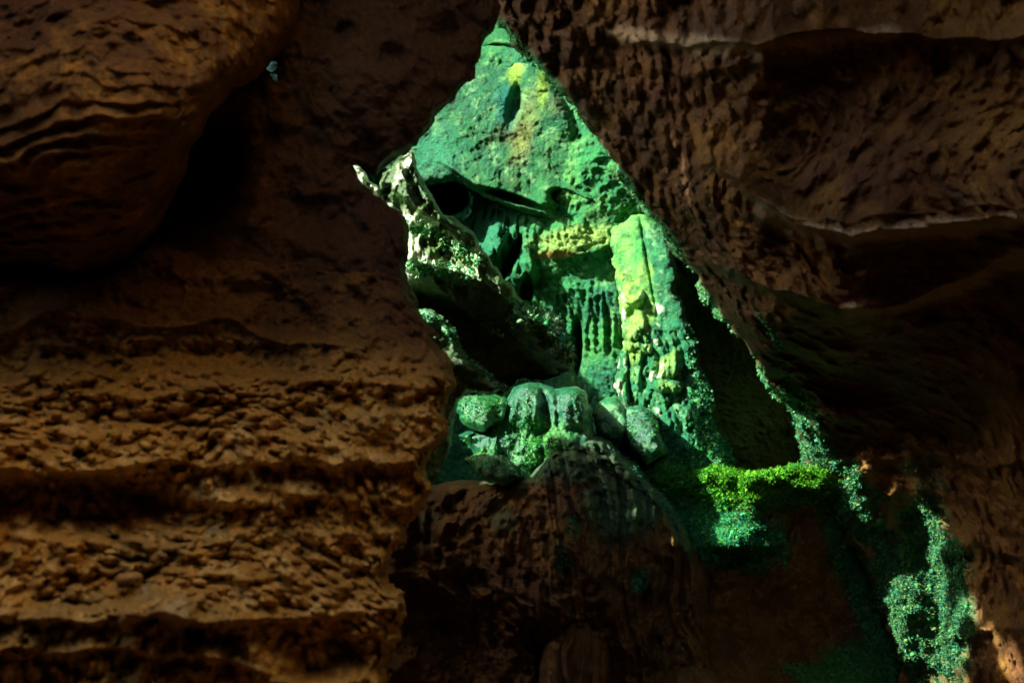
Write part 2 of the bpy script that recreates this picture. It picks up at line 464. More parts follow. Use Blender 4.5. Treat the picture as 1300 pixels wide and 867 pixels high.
sheet("cave_wall", plane((4.6, -3.0, -1), (0, 15.5, 0), (0, 0, 10.4), (-1, 0, 0)), 150, 90)
sheet("cave_wall", plane((-3.4, 12, -1), (9, 0, 0), (0, 0, 10.4), (0, -0.5, 0)), 90, 90)

# ------------------------------------------------------------------ the far chamber
def zeros(x, y, p): return x * 0

# back wall of the chamber, with hanging curtains of stone
def h_back(x, y, p):
    w = fbm(p * 1.4, 4, 60) * 0.10 + fbm(p * 5, 4, 63) * 0.05 + fbm(p * 17, 4, 66, ridged=True) * 0.03 + fbm(p * 45, 2, 69) * .008
    fx = x + 7 * vnoise(np.stack([x / 25, y / 60, x * 0], -1), 4)
    folds = 1 - 2 * np.abs(((fx / 11) % 1) - 0.5)
    folds2 = 1 - 2 * np.abs(((fx / 5.3 + 0.3) % 1) - 0.5)
    cur = ell(x, y, 735, 405, 62, 42, 0, 0.3)
    w += cur * (folds * 0.03 + 0.06 * fbm(p * np.array([13, 13, 1.1]), 4, 67, ridged=True))
    w += lip(x, y, [(670, 372), (730, 366), (790, 372)], 0.06, 30, 8, 12)
    w += lip(x, y, [(665, 322), (700, 318), (740, 322), (790, 312)], 0.05, 22, 9, 8)
    cl = ell(x, y, 625, 315, 52, 60, 30, 0.3)
    w += cl * (folds ** 0.6 * 0.05 + .09 * fbm(p * np.array([10, 10, 2]), 4, 68, ridged=True))
    w += 0.28 * ell(x, y, 628, 305, 14, 26, 10, 0.5) + 0.2 * ell(x, y, 664, 345, 16, 18, 0, 0.5)
    w -= 1.2 * ell(x, y, 572, 252, 26, 22, 20, 0.35) + 0.12 * ell(x, y, 640, 275, 12, 12, 0, .8) + 0.4 * ell(x, y, 668, 372, 7, 20, 0, .4)
    w -= 0.35 * ell(x, y, 733, 440, 6, 28, 0, 0.5) + 0.3 * ell(x, y, 648, 330, 6, 30, 25, .4)
    kn = knobs(p, 9, 3)
    w += 0.05 * kn * ell(x, y, 650, 330, 60, 60, 0, .5) + 0.012 * kn
    return w
def c_back(x, y, p, h):
    k = greens(p, 0.45, 0.08, 0.15)
    k = mixc(k, TEAL, 0.8 * ell(x, y, 600, 300, 65, 60, 30, .4))
    k = mixc(k, LIME, 0.6 * ell(x, y, 735, 302, 55, 14, -5, .5, 0.4 * fbm(p * 7, 3, 71)))
    k = mixc(k, MGRN, 0.6 * ell(x, y, 765, 435, 28, 26, 0, .6, 0.5 * fbm(p * 9, 3, 72)))
    k = mixc(k, OCH, 0.6 * ell(x, y, 705, 323, 25, 5, -4, .6))
    k = mixc(k, (.11, .30, .06), .8 * sstep(880, 920, x))  # right recess lightened in colour in place of fill light
    return k
R_back = relief("chamber_rock_face", [(400, 60), (1120, 60), (1120, 720), (400, 720)], D_BACK, 1.6, M_GREEN, h_back, c_back, 30, 0.1, 0.3, seed=1)
tag(R_back.obj, "recessed green rock face with ledges and hanging stone curtains left of the column", "rock face")

# slab overhead
def h_slab(x, y, p):
    w = fbm(p * 1.2, 4, 80) * 0.16 + fbm(p * 4.5, 4, 83) * 0.04 + fbm(p * 14, 4, 86) * 0.012 + .004 * knobs(p, 22, 87) + .022 * fbm(p * 9, 5, 89, gain=.6)
    w += 0.010 * fbm(p * 30, 2, 88, ridged=True)
    w += lip(x, y, [(560, 205), (610, 238), (660, 262), (700, 258)], 0.16, 22, 5, 14)
    w += lip(x, y, [(690, 250), (730, 245), (770, 262), (800, 262)], 0.12, 14, 5, 8)
    w -= 0.22 * ell(x, y, 715, 250, 18, 8, 12, .5) + 0.3 * ell(x, y, 650, 252, 34, 5, 18, .5)
    w -= 0.1 * ell(x, y, 654, 130, 8, 26, 15, .6) + 0.12 * ell(x, y, 636, 62, 18, 5, 0, .6)
    w += 0.14 * ell(x, y, 690, 120, 14, 60, -35, .6)
    w += 0.04 * knobs(p, 14, 6) * sstep(20, 60, x - np.interp(y, [0, 100, 280], [640, 690, 760]))
    return w
def c_slab(x, y, p, h):
    k = greens(p, 0.35, 0.0, 0.35) * .78
    k = mixc(k, (0.08, 0.11, 0.03), 0.55 * sstep(0.1, 0.5, fbm(p * 3, 4, 91)))
    k = mixc(k, YG, 0.6 * ell(x, y, 655, 88, 9, 20, 10, .6, 0.5 * fbm(p * 9, 3, 90)))
    k = mixc(k, YG, 0.6 * ell(x, y, 690, 108, 7, 22, 5, .6, 0.5 * fbm(p * 9, 3, 92)))
    k = mixc(k, (0.0, 0.16, 0.12), 0.8 * ell(x, y, 645, 135, 14, 26, 0, .6, .4 * fbm(p * 6, 3, 93)))
    k = mixc(k, (.26, .30, .06), 0.4 * ell(x, y, 665, 160, 12, 40, 15, .7, .5 * fbm(p * 6, 3, 94)))
    k = mixc(k, TEAL, 0.7 * ell(x, y, 555, 205, 35, 45, 0, .5))
    return k
R_slab = relief("rock_slab", [(470, -90), (800, -90), (930, 250), (870, 300), (828, 268), (800, 276), (788, 284), (740, 287), (700, 284), (655, 270), (612, 250), (580, 232), (548, 234), (526, 240), (480, 215)],
                D_SLAB, 1.5, M_GREEN, h_slab, c_slab, 12, 0.2, 0.25, warp=7, seed=2)
tag(R_slab.obj, "big pale green leaning slab under the pointed top of the opening", "rock slab")

# column
def h_col(x, y, p):
    low = sstep(400, 460, y)
    w = fbm(p * 1.6, 4, 100) * 0.05 + fbm(p * 8, 5, 103, gain=.6) * (0.025 + 0.045 * low) + fbm(p * 20, 3, 105) * 0.014 + low * (.04 * knobs(p * np.array([1, 1, .5]), 26, 106) + .03 * fbm(p * np.array([1, 1, .4]) * 16, 3, 107, ridged=True))
    fx = x + 9 * vnoise(np.stack([x / 30, y / 45, x * 0], -1), 14) - (y - 430) * 0.12
    f1 = 1 - np.abs(((fx / 21) % 1) * 2 - 1); f2 = 1 - np.abs(((fx / 9.5 + .2) % 1) * 2 - 1)
    w += low * (np.sqrt(f1) * 0.085 + np.sqrt(f2) * 0.04 - 0.1)
    q = p * np.array([1, 1, 0.55])
    w += (0.02 + 0.07 * sstep(380, 430, y)) * knobs(q, 6.5, 9) + 0.045 * sstep(370, 430, y) * knobs(q, 15, 10)
    cr = np.interp(y, [270, 330, 385, 410], [812, 822, 832, 834])
    w -= 0.06 * np.exp(-((x - cr) / 2.2) ** 2) * (1 - sstep(395, 410, y))
    w += 0.04 * sstep(-3, 3, x - cr) * (1 - sstep(380, 410, y)) * (1 - sstep(30, 45, x - cr))
    w -= 0.10 * ell(x, y, 801, 399, 6, 7, 0, .8)
    for cx, cy, rx, ry, a in [(803, 375, 16, 12, .10), (801, 422, 14, 12, .12), (850, 465, 13, 17, .16), (800, 440, 8, 7, .1), (822, 443, 7, 7, .1), (848, 490, 22, 9, .12), (787, 500, 13, 30, .14), (808, 382, 9, 10, .08), (812, 408, 8, 14, .1)]:
        w += a * np.sqrt(np.clip(1 - ((x - cx) / rx) ** 2 - ((y - cy) / ry) ** 2, 0, 1))
    return w
def c_col(x, y, p, h):
    k = greens(p, 0.35, 0.1, 0.35)
    wv = 1.1 * fbm(p * 9, 4, 110)
    k = mixc(k, mixc((0.05, .30, .06), (0.18, 0.50, 0.09), sstep(-.3, .35, fbm(p * 5, 5, 115, gain=.65))), 0.85 * (1 - sstep(815, 835, x + 20 * wv)) * (1 - sstep(360, 480, y)))
    for cx, cy, rx, ry in [(803, 372, 18, 16), (806, 405, 18, 26), (850, 465, 13, 18), (800, 440, 9, 8), (822, 443, 8, 8), (850, 490, 22, 10), (795, 350, 12, 10), (820, 345, 10, 12), (803, 450, 8, 18)]:
        k = mixc(k, (0.26, 0.48, 0.07), 0.55 * ell(x, y, cx, cy, rx, ry, 0, .4, wv))
    k = mixc(k, (.03, .14, .04), .7 * sstep(.05, .4, fbm(p * 15, 4, 113)))
    k = mixc(k, CRUST, 0.7 * sstep(0.25, 0.5, fbm(p * 13, 3, 112)) * sstep(330, 370, y) * (1 - sstep(540, 580, y)) * (1 - sstep(835, 850, x)))
    k = mixc(k, TEAL, 0.45 * sstep(850, 880, x + 20 * wv) + 0.0 * y)
    return k
R_col = relief("stone_column", [(771, 286), (800, 276), (818, 272), (836, 282), (850, 300), (862, 330), (860, 372), (874, 405), (884, 440), (888, 468), (903, 495), (906, 535), (926, 568), (932, 600), (900, 640), (800, 640), (768, 590), (775, 555), (795, 520), (778, 490), (788, 455), (790, 420), (784, 370), (777, 325)],
               D_COL, 1.3, M_GREEN, h_col, c_col, 14, 0.16, 0.5, warp=6, warp_scale=.07, seed=3)
tag(R_col.obj, "tall bright yellow green fluted stone column widening to a knobbly base", "stone column")
tufts("moss", R_col, lambda x, y, p: sstep(560, 600, y) * 0.8 + .5 * sstep(865, 885, x) * sstep(370, 400, y) + 0.02 * sstep(420, 480, y), 7000, 0.013, [TEAL, GRN, GRN, MGRN, PG], R_col.obj, leafy=.96)

# ridge crossing from the upper left
def h_ridge(x, y, p):
    top = [(446, 206), (478, 232), (500, 208), (522, 192), (548, 232), (575, 268), (612, 308), (650, 345), (690, 385), (722, 425), (730, 450)]
    w = fbm(p * 2.4, 4, 120) * 0.07 + fbm(p * 9, 4, 123) * 0.035
    w += lip(x, y, [(500, 240), (540, 270), (575, 290), (612, 318)], 0.12, 20, 8, 8)
    w += lip(x, y, [(515, 325), (550, 338), (585, 345), (612, 358), (650, 385)], 0.20, 26, 7, 10)
    w += lip(x, y, [(655, 400), (690, 410), (728, 452)], 0.2, 22, 9, 8)
    w += lip(x, y, [(540, 352), (580, 385), (625, 425)], 0.10, 12, 6, 8)
    w -= 0.3 * sstep(0, 60, y - np.interp(x, [510, 560, 620, 660, 730], [335, 350, 375, 410, 460])) 
    fx = (x + y * 0.75 + 8 * vnoise(np.stack([x / 20, y / 20, x * 0], -1), 7)) / 8.0
    w += 0.09 * fbm(p * np.array([1.4, 1, .8]) * 12, 4, 127, ridged=True) * (1 - sstep(350, 400, y))
    w += 0.05 * knobs(p, 13, 14)
    return w
def c_ridge(x, y, p, h):
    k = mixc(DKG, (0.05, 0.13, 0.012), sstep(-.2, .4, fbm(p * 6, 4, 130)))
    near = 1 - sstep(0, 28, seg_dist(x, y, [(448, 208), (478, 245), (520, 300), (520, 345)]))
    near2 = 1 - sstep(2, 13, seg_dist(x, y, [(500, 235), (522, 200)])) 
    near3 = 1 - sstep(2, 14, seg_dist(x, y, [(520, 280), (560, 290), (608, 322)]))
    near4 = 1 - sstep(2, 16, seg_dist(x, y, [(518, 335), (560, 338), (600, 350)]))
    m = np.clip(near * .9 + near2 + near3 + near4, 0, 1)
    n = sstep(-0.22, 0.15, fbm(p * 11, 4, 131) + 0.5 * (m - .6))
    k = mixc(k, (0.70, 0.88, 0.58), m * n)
    m2 = 1 - sstep(5, 22, seg_dist(x, y, [(655, 395), (690, 398), (728, 445)]))
    k = mixc(k, (0.10, 0.50, 0.24), m2 * sstep(-.2, .1, fbm(p * 14, 3, 133)))
    return k
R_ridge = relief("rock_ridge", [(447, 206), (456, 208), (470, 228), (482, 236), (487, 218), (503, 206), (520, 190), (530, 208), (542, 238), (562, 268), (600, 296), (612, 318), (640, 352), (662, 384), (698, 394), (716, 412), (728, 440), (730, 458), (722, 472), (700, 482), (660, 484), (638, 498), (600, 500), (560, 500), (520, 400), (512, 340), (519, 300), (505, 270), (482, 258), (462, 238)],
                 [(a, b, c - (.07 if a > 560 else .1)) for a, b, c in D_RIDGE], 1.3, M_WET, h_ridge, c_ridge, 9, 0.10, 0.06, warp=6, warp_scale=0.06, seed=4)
tag(R_ridge.obj, "long dark ridge sloping down to the right with white crust along its lit top edge", "rock ridge")
tufts("moss", R_ridge, lambda x, y, p: (1 - sstep(8, 20, seg_dist(x, y, [(660, 398), (695, 402), (728, 448)]))) * 2 + (1 - sstep(2, 14, seg_dist(x, y, [(520, 290), (560, 300), (610, 330)]))) + 1.0 * (1 - sstep(2, 12, seg_dist(x, y, [(520, 335), (600, 350)]))) + (1 - sstep(1, 5, seg_dist(x, y, [(618, 412), (640, 425)]))),
      1500, 0.017, [(0.3, .65, .3), MGRN, (.05, .36, .14), (.4, .75, .4)], R_ridge.obj, leafy=.96)

def h_low(x, y, p):
    return fbm(p * 3, 4, 140) * 0.06 + fbm(p * 10, 3, 143) * 0.03 + 0.04 * knobs(p, 14, 4)
def c_low(x, y, p, h):
    e = 1 - sstep(2, 12, seg_dist(x, y, [(530, 398), (562, 408), (580, 435), (600, 462), (642, 492)]))
    k = mixc(DKG, (0.05, 0.12, 0.02), sstep(-.2, .4, fbm(p * 6, 4, 130)))
    return mixc(k, (0.2, 0.55, 0.3), e * sstep(-.25, .05, fbm(p * 12, 3, 144)))
R_low = relief("rock_ridge", [(515, 395), (540, 390), (566, 404), (582, 428), (592, 450), (620, 474), (645, 490), (630, 498), (600, 500), (582, 510), (572, 560), (540, 640), (500, 560)],
               [(530, 400, 5.1), (580, 440, 5.1), (640, 495, 5.2), (580, 520, 5.35), (520, 600, 5.3)], 1.5, M_WET, h_low, c_low, 14, 0.15, 0.2, warp=7, warp_scale=.06, seed=5)
tag(R_low.obj, "short dark lower ridge with thin green rim just left of the humped boulder", "rock ridge")
tufts("moss", R_low, lambda x, y, p: (1 - sstep(1, 8, seg_dist(x, y, [(530, 400), (562, 408), (580, 435), (600, 462), (642, 492)]))), 1300, 0.007, [(.3, .6, .35), TEAL, MGRN], R_low.obj, leafy=.96)

# humped boulder and its lobes
def drip(x, y, p, cx, per, amp, y0):
    fx = (x - cx + 3 * vnoise(np.stack([x / 12, y / 30, x * 0], -1), 9)) / per
    return amp * np.sqrt(1 - np.abs((fx % 1) * 2 - 1)) * sstep(y0, y0 + 18, y)
def dome(x, y, cx, cy, rx, ry, a=0):
    ca, sa = math.cos(math.radians(a)), math.sin(math.radians(a))
    u, v = ((x - cx) * ca + (y - cy) * sa) / rx, (-(x - cx) * sa + (y - cy) * ca) / ry
    r2 = u * u + v * v
    return np.exp(-1.1 * r2 ** 1.4)
def h_mound(x, y, p):
    xw = x + 5 * fbm(p * 7, 3, 158); yw = y + 5 * fbm(p * 7, 3, 159)
    w = fbm(p * 2.5, 3, 150) * 0.03 + fbm(p * 9, 4, 153) * 0.03 + fbm(p * 26, 4, 155) * 0.016
    ds = [.24 * dome(xw, yw, 668, 516, 33, 36, -10), .26 * dome(xw, yw, 724, 520, 32, 38, 10), .22 * dome(xw, yw, 630, 562, 40, 24, -28), .30 * dome(xw, yw, 724, 572, 38, 34, 10),
          .2 * dome(xw, yw, 668, 570, 26, 22), .17 * dome(xw, yw, 650, 598, 30, 20, 15), .3 * dome(xw, yw, 702, 634, 42, 26, 30), .16 * dome(xw, yw, 600, 552, 26, 9, 4)]
    m = .045 * np.log(sum(np.exp(q / .045) for q in ds)) - .09
    w += .9 * m
    q = p * np.array([1, 1, .3])
    w += .05 * fbm(q * 11, 4, 157, ridged=True) * sstep(495, 515, y)
    w -= 0.10 * ell(xw, yw, 690, 516, 6, 16, 0, .7) + 0.06 * ell(xw, yw, 708, 520, 4, 20, 0, .7)
    return w + 0.03 * knobs(p, 18, 17) * sstep(500, 530, y)
def c_mound(x, y, p, h):
    k = greens(p, 0.8, 0.0, 0.2) * .9
    k = mixc(k, (0.04, 0.26, 0.02), 0.8 * ell(x, y, 690, 570, 30, 30, 0, .6, .5 * fbm(p * 8, 3, 160)))
    k = mixc(k, BR, sstep(580, 612, y + 14 * fbm(p * 6, 3, 161)) * sstep(680, 690, x))
    return k
R_mound = relief("humped_boulder", [(582, 552), (596, 545), (616, 543), (632, 528), (642, 508), (652, 492), (670, 485), (690, 488), (706, 492), (730, 489), (744, 500), (751, 520), (752, 542), (762, 565), (760, 600), (748, 630), (748, 662), (730, 676), (704, 672), (684, 650), (664, 622), (640, 612), (618, 590), (598, 570)],
                 D_MOUND, 1.2, M_WET, h_mound, c_mound, 10, 0.22, 0.6, warp=4, warp_scale=.05, seed=6)
tag(R_mound.obj, "wet green humped boulder with drip grooves, in the middle of the picture", "boulder")
tufts("moss", R_mound, lambda x, y, p: ell(x, y, 655, 540, 36, 22, -30, .5) * .5 + ell(x, y, 690, 575, 22, 26, 0, .6) + .15, 3380, 0.008, [TEAL, GRN, MGRN, (.04, .35, .02)], R_mound.obj, leafy=.96)

def lobe(poly, ctrl, colf, seed, name="lobe", parent=None, rim=10, rd=.14, mat=None, amp=1.0, step=1.3):
    def hh(x, y, p):
        return amp * (fbm(p * 3, 3, 170 + seed) * 0.05 + fbm(p * 10, 4, 173) * 0.03 + fbm(p * 28, 2, 179) * .008 + 0.05 * knobs(p * np.array([1, 1, .6]), 11, seed))
    return relief(name, poly, ctrl, step, mat or M_WET, hh, colf, rim, rd, .5, warp=4, warp_scale=.06, parent=parent, seed=seed)
cg = lambda t, yv, pl: (lambda x, y, p, h: greens(p, t, yv, pl))
def c_cap(x, y, p, h):
    return mixc(greens(p, .7, 0, .5), BR, sstep(0, 14, y - np.interp(x, [680, 700, 725, 755], [640, 590, 555, 552]) + 8 * fbm(p * 8, 3, 181)))
tufts("moss", R_mound, lambda x, y, p: ell(x, y, 697, 605, 9, 26, 0, .5, .4 * fbm(p * 9, 3, 7)), 900, 0.008, [GRN, MGRN, (.05, .38, .03), PG], R_mound.obj, leafy=.96)
rocks = [
 ([(752, 525), (758, 510), (772, 503), (786, 506), (796, 520), (800, 545), (790, 566), (765, 560), (755, 545)], 7.0, cg(.2, .3, .3), "small smooth green boulder immediately right of the humped boulder"),
 ([(784, 535), (797, 517), (814, 513), (828, 522), (838, 545), (845, 575), (820, 590), (800, 570)], 6.9, cg(.9, 0, .5), "small wet teal boulder at the foot of the column"),
 ([(585, 500), (600, 498), (640, 503), (650, 512), (640, 535), (615, 548), (590, 540), (580, 520)], 6.75, cg(.1, .25, 0), "bright mossy shelf stone upper left of the humped boulder"),
 ([(590, 580), (612, 574), (640, 578), (650, 590), (660, 604), (640, 616), (605, 600)], 6.3, cg(.5, .15, .2), "flat green stone lying below the humped boulder, left side"),
]
for i, (poly, d, cf, lab) in enumerate(rocks):
    xs = [q[0] for q in poly]; ys = [q[1] for q in poly]
    R = lobe(poly, [(min(xs), min(ys), d + .1), (max(xs), min(ys), d + .05), (min(xs), max(ys), d - .05), (max(xs), max(ys), d - .12), (np.mean(xs), np.mean(ys), d - .15)], cf, 30 + i, "boulder")
    tag(R.obj, lab, "boulder", "stones around the humped boulder")
    if i in (1, 2, 3):
        tufts("moss", R, lambda x, y, p: x * 0 + 1, 700 if i == 2 else 350, 0.008, [MGRN, GRN, (.05, .26, .02)], R.obj, leafy=.96, up=.3)

# brown buttress under the boulder
def h_but(x, y, p):
    q = p * np.array([1, 1, .35])
    w = fbm(q * 2.2, 4, 190) * 0.14 + fbm(q * 6, 4, 193, ridged=True) * 0.07 + fbm(p * 14, 3, 196) * .025
    fx = x + (y - 600) * -0.12 + 14 * vnoise(np.stack([x / 40, y / 70, x * 0], -1), 19)
    w += (0.10 * np.sqrt(1 - np.abs(((fx / 26) % 1) * 2 - 1)) + .05 * np.sqrt(1 - np.abs(((fx / 11) % 1) * 2 - 1))) * sstep(640, 700, x)
    w += lip(x, y + 30 * fbm(p * 3, 4, 197), [(470, 735), (560, 742), (640, 756), (700, 780)], 0.14, 40, 14, 40)
    w += .16 * fbm(p * 2.6, 4, 198) + .07 * fbm(p * 8, 4, 199, ridged=True)
    w += lip(x, y, [(430, 640), (560, 618), (660, 622)], 0.05, 10, 40, 20) + .10 * knobs(p * np.array([1, 1, .6]), 5, 12) + .05 * knobs(p, 16, 13)
    w += 0.12 * ell(x, y, 855, 698, 20, 16, 0, .5)
    return w + .04 * knobs(p, 10, 11)
def c_but(x, y, p, h):
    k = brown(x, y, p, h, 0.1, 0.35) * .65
    g = sstep(.1, .35, fbm(p * 3.5, 4, 200)) * (1 - sstep(640, 740, y)) * .5
    g = np.maximum(g, ell(x, y, 800, 630, 50, 60, 45, .4, .4 * fbm(p * 7, 3, 205)) * .85)  # dark green added to dim stray sunlight on the rock
    g = np.maximum(g, (1 - sstep(600, 622, y + 12 * fbm(p * 7, 3, 204))) * .8)
    g = np.maximum(g, ell(x, y, 812, 740, 14, 18, 0, .6, .7 * fbm(p * 10, 3, 201)) * .8)
    g = np.maximum(g, ell(x, y, 715, 712, 10, 14, 0, .6, .7 * fbm(p * 10, 3, 203)) * .8)
    g = np.maximum(g, (1 - sstep(3, 22, seg_dist(x, y, [(765, 548), (800, 585), (850, 645), (880, 690)]))) * .7)
    return mixc(k, (0.03, .12, .055), g)
R_but = relief("rock_buttress", [(420, 640), (520, 618), (600, 608), (640, 612), (672, 600), (700, 570), (745, 548), (770, 552), (800, 580), (835, 618), (862, 655), (885, 700), (900, 740), (920, 1000), (420, 1000)],
               [(450, 660, 6.9), (560, 640, 6.8), (640, 640, 6.5), (720, 590, 6.45), (760, 560, 6.7), (740, 700, 6.1), (850, 690, 6.5), (870, 780, 6.6), (700, 760, 6.1), (560, 730, 6.75), (560, 790, 7.0), (700, 820, 6.4), (650, 990, 6.2), (900, 990, 6.4), (450, 990, 6.2)],
               1.5, M_BROWN, h_but, c_but, 22, .4, .8, warp=8, seed=7)
tag(R_but.obj, "brown fluted rock buttress below the humped boulder, mostly in shade", "rock buttress")
tufts("moss", R_but, lambda x, y, p: ell(x, y, 812, 738, 10, 16, 0, .5) + ell(x, y, 716, 712, 8, 14, 0, .5) * .7 + ell(x, y, 726, 670, 8, 14, 0, .5) * .7 + 1.2 * (1 - sstep(2, 12, seg_dist(x, y, [(840, 640), (868, 660)]))) + .4 * (1 - sstep(2, 10, seg_dist(x, y, [(765, 550), (800, 585), (850, 645)]))), 1352, 0.008, [TEAL, (.08, .35, .2), GRN], R_but.obj, leafy=.96)

# stump-like stalagmites at the bottom
def stal(poly, d, lab, seed):
    xs = [q[0] for q in poly]
    def hh(x, y, p):
        fx = x + 6 * vnoise(np.stack([x / 20, y / 40, x * 0], -1), seed)
        return .09 * np.sqrt(1 - np.abs(((fx / 17) % 1) * 2 - 1)) + .035 * np.sqrt(1 - np.abs(((fx / 7) % 1) * 2 - 1)) + fbm(p * 8, 3, seed) * .03
    R = relief("stalagmite", poly, [(min(xs), 800, d), (max(xs), 800, d), (np.mean(xs), 990, d - .1), (np.mean(xs), 800, d - .1)], 1.8, M_BROWN, hh, lambda x, y, p, h: mixc(brown(x, y, p, h, 0, .5), (.12, .07, .03), .5), 26, .3, .6, warp=6, seed=seed)
    tag(R.obj, lab, "stalagmite")
stal([(692, 812), (712, 798), (728, 784), (748, 780), (764, 792), (776, 815), (780, 1000), (676, 1000), (684, 850)], 6.0, "dim ribbed brown stalagmite stump at the bottom centre below the buttress", 51)
stal([(836, 866), (858, 848), (880, 838), (905, 850), (924, 880), (935, 1000), (820, 1000)], 6.2, "low dim rounded stalagmite tip at the bottom edge right of the ribbed stump", 52)

# ledge rock
def h_led(x, y, p):
    w = fbm(p * 2, 4, 210) * 0.12 + fbm(p * 6, 4, 213) * .06 + fbm(p * 15, 3, 215) * .03 + .08 * knobs(p, 6, 23) + .03 * knobs(p, 14, 24)
    w += lip(x, y, [(830, 606), (870, 614), (900, 602), (940, 614), (975, 603), (1020, 617), (1070, 612)], .10, 10, 20, 10)
    w += lip(x, y, [(880, 690), (930, 690), (1000, 690)], .22, 22, 14, 14)
    w -= .05 * ell(x, y, 940, 650, 60, 14, 0, .6)
    w += .16 * fbm(p * 2.8, 4, 218)
    return w
def c_led(x, y, p, h):
    k = brown(x, y, p, h, .1, .4)
    n = fbm(p * 4, 4, 220); n2 = fbm(p * 14, 3, 221)
    g = (1 - sstep(610, 640, y + 18 * n)) + ell(x, y, 935, 685, 56, 28, 0, .5, .5 * n + .4 * n2) + ell(x, y, 860, 620, 40, 50, 20, .5, .5 * n)
    g = g + (1 - sstep(14, 40, seg_dist(x, y, [(1065, 620), (1070, 660), (1084, 710), (1112, 770), (1136, 850)])))  # green on the right rim, partly to darken its sunlit spot
    g = g + ell(x, y, 1085, 848, 44, 34, 0, .4)  # green added to tone down stray sun at this corner
    return mixc(k * .7, greens(p, .3, .1, .05), np.clip(g, 0, 1))
R_led = relief("mossy_ledge", [(790, 592), (850, 586), (880, 596), (915, 588), (950, 598), (985, 594), (1012, 584), (1035, 592), (1068, 606), (1072, 640), (1088, 700), (1118, 765), (1140, 830), (1155, 1000), (790, 1000)], D_LEDGE, 1.4, M_GREEN, h_led, c_led, 12, .2, .8, warp=11, seed=8)
tag(R_led.obj, "dark brown ledge topped with a bright green moss band, right of the buttress", "ledge")
tufts("moss", R_led, lambda x, y, p: ell(x, y, 950, 612, 124, 24, 1, .7, 1.2 * fbm(p * 5, 5, 236, gain=.65)), 13520, 0.013, [(.05, .27, .012), (.09, .36, .015), (.025, .18, .012), (.13, .38, .02)], R_led.obj, leafy=.965)
tufts("moss", R_led, lambda x, y, p: (ell(x, y, 925, 686, 72, 34, 2, .5, 1.5 * fbm(p * 5, 5, 231, gain=.6)) + .7 * ell(x, y, 900, 650, 26, 24, 0, .5, .8 * fbm(p * 6, 3, 233)) + .35 * ell(x, y, 968, 650, 8, 34, 0, .5) + 1.0 * ell(x, y, 850, 610, 34, 36, 20, .5)), 12480, 0.013, [(.03, .3, .14), TEAL, MGRN, (.06, .36, .1)], R_led.obj, leafy=.965)
tufts("moss", R_led, lambda x, y, p: (1 - sstep(4, 22, seg_dist(x, y, [(1055, 620), (1058, 660), (1074, 710), (1102, 770), (1126, 850)]))) * sstep(-.3, .1, fbm(p * 6, 3, 234)), 6000, 0.012, [(.06, .3, .13), MGRN, TEAL], R_led.obj, leafy=.96)
tufts("moss", R_led, lambda x, y, p: ell(x, y, 1085, 848, 34, 24, 5, .5) + ell(x, y, 1030, 855, 34, 12, 5, .5, .6 * fbm(p * 5, 3, 231)), 2600, 0.013, [(.1, .3, .12), MGRN], R_led.obj, leafy=.965)

# ------------------------------------------------------------------ right hand rock: overhang and wall
def h_right(x, y, p):
    n1 = fbm(p * 1.5, 4, 240); n2 = fbm(p * 5, 4, 243)
    yy = y + 22 * n1 + 9 * n2
    up = 1 - sstep(380, 430, yy)
    w = n1 * .12 + n2 * .06 + fbm(p * 16, 4, 246) * .035 + fbm(p * 7, 3, 247, ridged=True) * .03
    w += lip(x, yy, [(900, 215), (960, 252), (1010, 285), (1080, 297), (1150, 298), (1230, 288), (1310, 275), (1500, 250)], .30, 26, 5, 30)
    w += lip(x, yy, [(990, 275), (1080, 283), (1300, 262), (1500, 240)], .06, 6, 4, 20)
    w += lip(x, yy, [(900, 330), (980, 372), (1060, 392), (1120, 388), (1200, 368), (1300, 320), (1500, 280)], .24, 22, 6, 30)
    w += lip(x, yy, [(780, 40), (880, 55), (960, 66), (1060, 40), (1130, 38), (1200, 50), (1500, 60)], .24, 26, 6, 30)
    w += lip(x, yy, [(830, 85), (900, 92), (1000, 85)], .12, 20, 6, 20)
    strata = ((yy + .25 * (x - 900)) / 17 + n2 * .6)
    w += .02 * (strata % 1) * ell(x, y, 900, 290, 110, 90, 25, .4)
    w += (.08 * knobs(p, 13, 31) + .08 * knobs(p, 6, 32)) * (1 - sstep(240, 300, yy)) + .02 * knobs(p, 9, 33)
    w -= .35 * ell(x, y, 1080, 460, 75, 50, 20, .5) + .12 * ell(x, y, 1180, 640, 60, 90, 0, .6)
    w += .16 * fbm(p * 3, 4, 253) * sstep(380, 440, y) + lip(x, yy, [(1150, 560), (1220, 590), (1400, 575)], .14, 24, 8, 20) + lip(x, yy, [(1190, 700), (1250, 690), (1400, 720)], .16, 26, 8, 20) + lip(x, yy, [(1200, 800), (1260, 790), (1400, 810)], .14, 22, 8, 20)
    q = p * np.array([1, 1, .4])
    w += .12 * fbm(q * 2, 4, 250) * sstep(420, 470, y) * sstep(1080, 1140, x) + .05 * fbm(p * 11, 4, 251) + .04 * knobs(p, 14, 252)
    s = np.interp(y, [380, 560, 700, 867], [960, 1035, 1120, 1170])
    w += .07 * knobs(p, 7, 34) * np.exp(-((x - s) / 45) ** 2)
    return w
def strip_m(x, y, p):
    n = fbm(p * 3.5, 4, 260) + .7 * fbm(p * 12, 3, 262)
    c = np.interp(y, [380, 430, 480, 540, 600, 650, 700, 780, 867], [950, 985, 1000, 1018, 1052, 1088, 1112, 1142, 1172])
    w = np.interp(y, [380, 480, 540, 600, 700, 800, 867], [3, 9, 26, 42, 48, 42, 38])
    return sstep(385, 410, y) * np.maximum(sstep(-.25, .15, n * 1.7 + 1.0 - np.abs(x - c) / w - .35), ell(x, y, 1192, 740, 34, 110, -10, .5, .6 * n))
